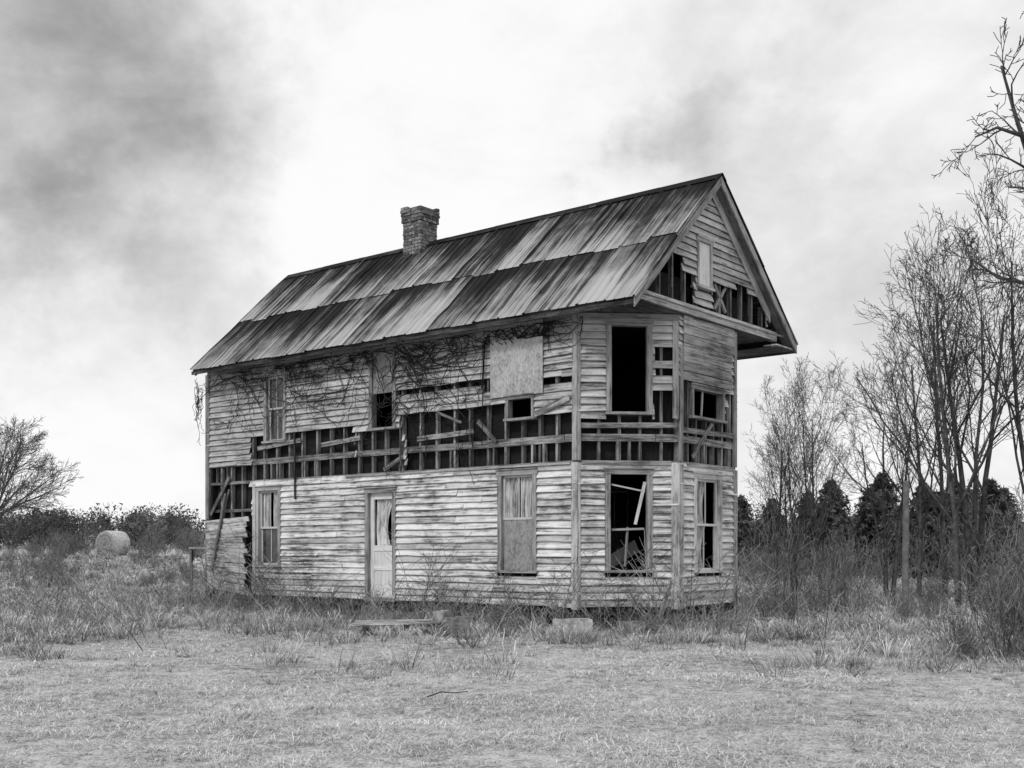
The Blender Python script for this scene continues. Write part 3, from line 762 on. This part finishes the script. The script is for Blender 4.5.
def mass(x0,x1,y0,y1,n,hlo,hhi,m_):
    for k in range(n):
        x=r.uniform(x0,x1);y=r.uniform(y0,y1);h=r.uniform(hlo,hhi);w=h*r.uniform(.3,.65);z=Hf(x,y)
        u=r.normal(0,1,(m_,3));u/=np.linalg.norm(u,axis=1,keepdims=True);u*=r.random((m_,1))**.33*(1+.10*np.clip(r.normal(0,1,(m_,1)),-1,1.3))
        taper=1-.45*np.clip(u[:,2:3],-1,1)*(r.random()<.6)
        c=np.concatenate([u[:,:2]*w*taper,u[:,2:3]*h*.5+h*.5],1)+np.array([x,y,z])
        Cs.append(c);Ts.append(np.full(m_,r.uniform(.4,1.6))*(.7+.5*(u[:,2]*.5+.5)));Ss.append(np.full(m_,y/1143*1.0))
mass(-85,-20,115,160,140,3.6,5.2,600); mass(15,90,100,150,60,4,8,500); mass(14,48,74,92,34,3.0,4.6,700); mass(-20,20,140,180,30,4,7,200)
C=np.concatenate(Cs);T=np.concatenate(Ts);Sz=np.concatenate(Ss)[:,None];N=len(C)
A=r.normal(0,1,(N,3))*Sz;B=r.normal(0,1,(N,3))*Sz
V=np.stack([C-A,C+B,C+A],1).reshape(-1,3)
obj('distant_trees',np_mesh('distant_trees',V,np.arange(N*3),np.arange(N)*3,M['far'],np.repeat(T,3)))
# ------------------------------------------------------------------ hay bale
hb=MB(); n=56; vs=[];rg=15
tn=[]
for j in range(rg):
    f=j/(rg-1); xx_=(f-.5)*1.15
    R=.70*(1-.03*(abs(f-.5)*2)**6)
    for i in range(n):
        a=i/n*6.283; k=1+random.gauss(0,.008)+(.01 if j%2 else 0); zz=math.sin(a)*R*k
        if zz<-.6: zz=-.6-(-.6-zz)*.4
        vs.append((xx_,math.cos(a)*R*k,zz+.62)); tn.append(random.uniform(.8,1.2)*(1.2 if j%2 else 1.0))
fs=[(j*n+i,j*n+(i+1)%n,(j+1)*n+(i+1)%n,(j+1)*n+i) for j in range(rg-1) for i in range(n)]
for j in (0,rg-1):
    b0=len(vs); prev=[b0+i for i in range(n)]
    for i in range(n): vs.append(vs[j*n+i]); tn.append(.7)
    for q_,(s_,k) in enumerate(((.85,.02),(.7,.03),(.55,.02),(.4,.03),(.25,.01),(.1,.02))):
        b0=len(vs)
        for i in range(n):
            v=vs[j*n+i]; vs.append((v[0]+(k if j else -k)+random.gauss(0,.01),v[1]*s_,(v[2]-.62)*s_+.62)); tn.append(random.uniform(.6,.8)*(.65 if q_%2 else 1.0))
        cur_=[b0+i for i in range(n)]
        for i in range(n): fs.append((prev[i],prev[(i+1)%n],cur_[(i+1)%n],cur_[i]))
        prev=cur_
    fs.append(tuple(prev))
hb.add(vs,fs,tn)
me_o=hb.make('hay_bale',M['hay'])
me_o.location=(-21.3,61,Hf(-21.3,61)+.0); me_o.rotation_euler=(0,0,math.radians(64))
# ------------------------------------------------------------------ debris
db=MB()
for k in range(5):
    x=-2.75+random.uniform(-.05,.05); y=19.5+k*.13; z=Hf(x,y)+.22+random.uniform(-.01,.03)
    db.beam((x,y,z+.0),(x+1.75+random.uniform(-.2,.2),y+.1,z+.03),.1,.03,random.uniform(1.2,2.2))
for xx_ in (-2.6,-1.9,-1.25): db.beam((xx_,19.4,Hf(xx_,19.4)+.13),(xx_+.05,20.1,Hf(xx_,20.)+.13),.09,.12,1.0)
db.make('wooden_planks',M['bare'])
def block(x,y,s,rz,seed,up=.1,tone=.7):
    b_=MB(); rock(b_,(0,0,s[2]*.45),s,seed,tone); ob=b_.make('foundation_stone',M['stone']); ob.location=(x,y,Hf(x,y)+up); ob.rotation_euler=(0,0,rz)
block(-.95,19.5,(.4,.3,.26),.3,3,.1,.6); block(1.02,19.3,(.62,.3,.26),.1,4,.1,1.2); block(-1.2,19.8,(.28,.22,.34),1,6,.1,.8); block(2.1,19.9,(.35,.28,.2),.5,8,.05,.6)
fb=MB()
fb.beam((2.6,20.6,Hf(2.6,20.6)+.05),(2.95,21.2,.95),.03,.12,1.5); fb.beam((3.2,20.7,.2),(4.9,21.4,.25),.12,.03,1.3)
fb.make('fallen_boards',M['bare'])
bx=MB(); x0,y0=loc2w(-11.9,.1); zz=1.55
bx.box((x0-.3,y0,zz),(.5,0,0),(0,.35,0),(0,0,.05),1.2); bx.box((x0-.28,y0+.02,zz-.3),(.05,0,0),(0,.3,0),(0,0,.3),.8); bx.box((x0-.3,y0+.1,Hf(x0,y0)-.1),(.07,0,0),(0,.07,0),(0,0,zz),.8); bx.box((x0+.1,y0+.1,Hf(x0,y0)-.1),(.07,0,0),(0,.07,0),(0,0,zz),.8)
bx.make('wooden_bench',M['bare'])
stk=[]
for (x,y,l,a) in ((-.85,11.4,.42,.3),):
    z=Hf(x,y); p=Vector((x,y,z+.04)); d=Vector((math.cos(a),math.sin(a),.1))*l
    stk.append(([p,p+d*.35+Vector((0,0,.03)),p+d*.7,p+d],[.007,.006,.005,.003]))
obj('fallen_branch',tubes('fallen_branch',stk,M['vine'],5))
pm=tubes('utility_pole',[([Vector((0,0,-.3)),Vector((0,0,1)),Vector((.01,0,2)),Vector((.02,0,3.15))],[.085,.08,.075,.07])],M['greybark'],8)
put('utility_pole',pm,9.05,26.3)
# ------------------------------------------------------------------ WORLD
w=bpy.data.worlds.new('World'); scene.world=w; w.use_nodes=True
t=NT(w); bgn=t.n['Background']; bgn.inputs['Strength'].default_value=.1
sun_el,sun_az=math.radians(42),math.radians(215)
sky=t.new('ShaderNodeTexSky'); sky.sky_type='NISHITA'; sky.sun_disc=False; sky.sun_elevation=sun_el; sky.sun_rotation=sun_az
bw=t.new('ShaderNodeRGBToBW'); t.l.new(sky.outputs[0],bw.inputs[0])
gen=t.new('ShaderNodeTexCoord').outputs['Generated']
ns=t.new('ShaderNodeTexNoise'); ns.inputs['Scale'].default_value=4.5; ns.inputs['Detail'].default_value=6; ns.inputs['Roughness'].default_value=.6
t.l.new(gen,ns.inputs['Vector'])
vm=t.new('ShaderNodeVectorMath'); vm.operation='SUBTRACT'; t.l.new(ns.outputs['Color'],vm.inputs[0]); vm.inputs[1].default_value=(.5,.5,.5)
v2=t.new('ShaderNodeVectorMath'); v2.operation='SCALE'; t.l.new(vm.outputs[0],v2.inputs[0]); v2.inputs['Scale'].default_value=.34
v3=t.new('ShaderNodeVectorMath'); v3.operation='ADD'; t.l.new(v2.outputs[0],v3.inputs[0]); t.l.new(gen,v3.inputs[1])
dv=v3.outputs[0]
c1=t.noise(t.mapping(gen,(1,1,2.0)),3.4,7,.56,.6); c2=t.noise(t.mapping(gen,(1,1,1.5)),10,5,.6,.3)
v=t.math('ADD',t.math('MULTIPLY',t.math('SUBTRACT',c1,.5),7.5),t.math('MULTIPLY',t.math('SUBTRACT',c2,.5),4.5))
v=t.math('ADD',v,9.0)
for d,r0,amp in [((-.43,1,.45),.25,3.9),((-.32,1,.38),.16,2.3),((-.47,1,.33),.13,1.6),((.16,1,.38),.06,2.2),((.12,1,.345),.05,2.4),((.09,1,.32),.045,1.6),((.38,1,.22),.26,1.5),((.25,1,.29),.14,1.0),((-.46,1,.24),.1,1.0),((-.12,1,.18),.2,-1.2),((-.05,1,.4),.25,-1.5),((-.38,1,.12),.16,-1.2),((-.2,1,.27),.1,-1.0)]:
    dd=Vector(d).normalized()
    n=t.new('ShaderNodeVectorMath'); n.operation='DISTANCE'; t.l.new(dv,n.inputs[0]); n.inputs[1].default_value=dd
    mr=t.new('ShaderNodeMapRange'); mr.interpolation_type='SMOOTHSTEP'; t.l.new(n.outputs['Value'],mr.inputs['Value'])
    mr.inputs['From Min'].default_value=0; mr.inputs['From Max'].default_value=r0; mr.inputs['To Min'].default_value=amp; mr.inputs['To Max'].default_value=0
    v=t.math('SUBTRACT',v,mr.outputs[0])
sm=t.n.new('ShaderNodeMath'); sm.operation='SMOOTH_MAX'; t.l.new(v,sm.inputs[0]); sm.inputs[1].default_value=2.8; sm.inputs[2].default_value=2.0
sn=t.n.new('ShaderNodeMath'); sn.operation='SMOOTH_MIN'; t.l.new(sm.outputs[0],sn.inputs[0]); sn.inputs[1].default_value=10.0; sn.inputs[2].default_value=1.2
v=t.math('ADD',t.math('MULTIPLY',sn.outputs[0],.97),t.math('MULTIPLY',bw.outputs[0],.03))
t.l.new(v,bgn.inputs['Color'])
sl=bpy.data.lights.new('sun','SUN'); sl.energy=1.4; sl.angle=math.radians(10); sl.color=(1,1,1)
so=bpy.data.objects.new('sun',sl); col.objects.link(so)
sd_=Vector((-math.sin(math.radians(35))*math.cos(sun_el),-math.cos(math.radians(35))*math.cos(sun_el),math.sin(sun_el)))
so.rotation_euler=(-sd_).to_track_quat('-Z','Y').to_euler()
# ------------------------------------------------------------------ CAMERA
cd=bpy.data.cameras.new('camera'); cam=bpy.data.objects.new('camera',cd); col.objects.link(cam)
cam.location=(0,0,1.5); cam.rotation_euler=(math.radians(90),0,0); cd.sensor_width=36; cd.lens=40.18; cd.shift_y=.163
cd.clip_end=4000; cd.clip_start=.1
scene.camera=cam
scene.view_settings.view_transform='Standard'; scene.view_settings.look='None'; scene.view_settings.exposure=0
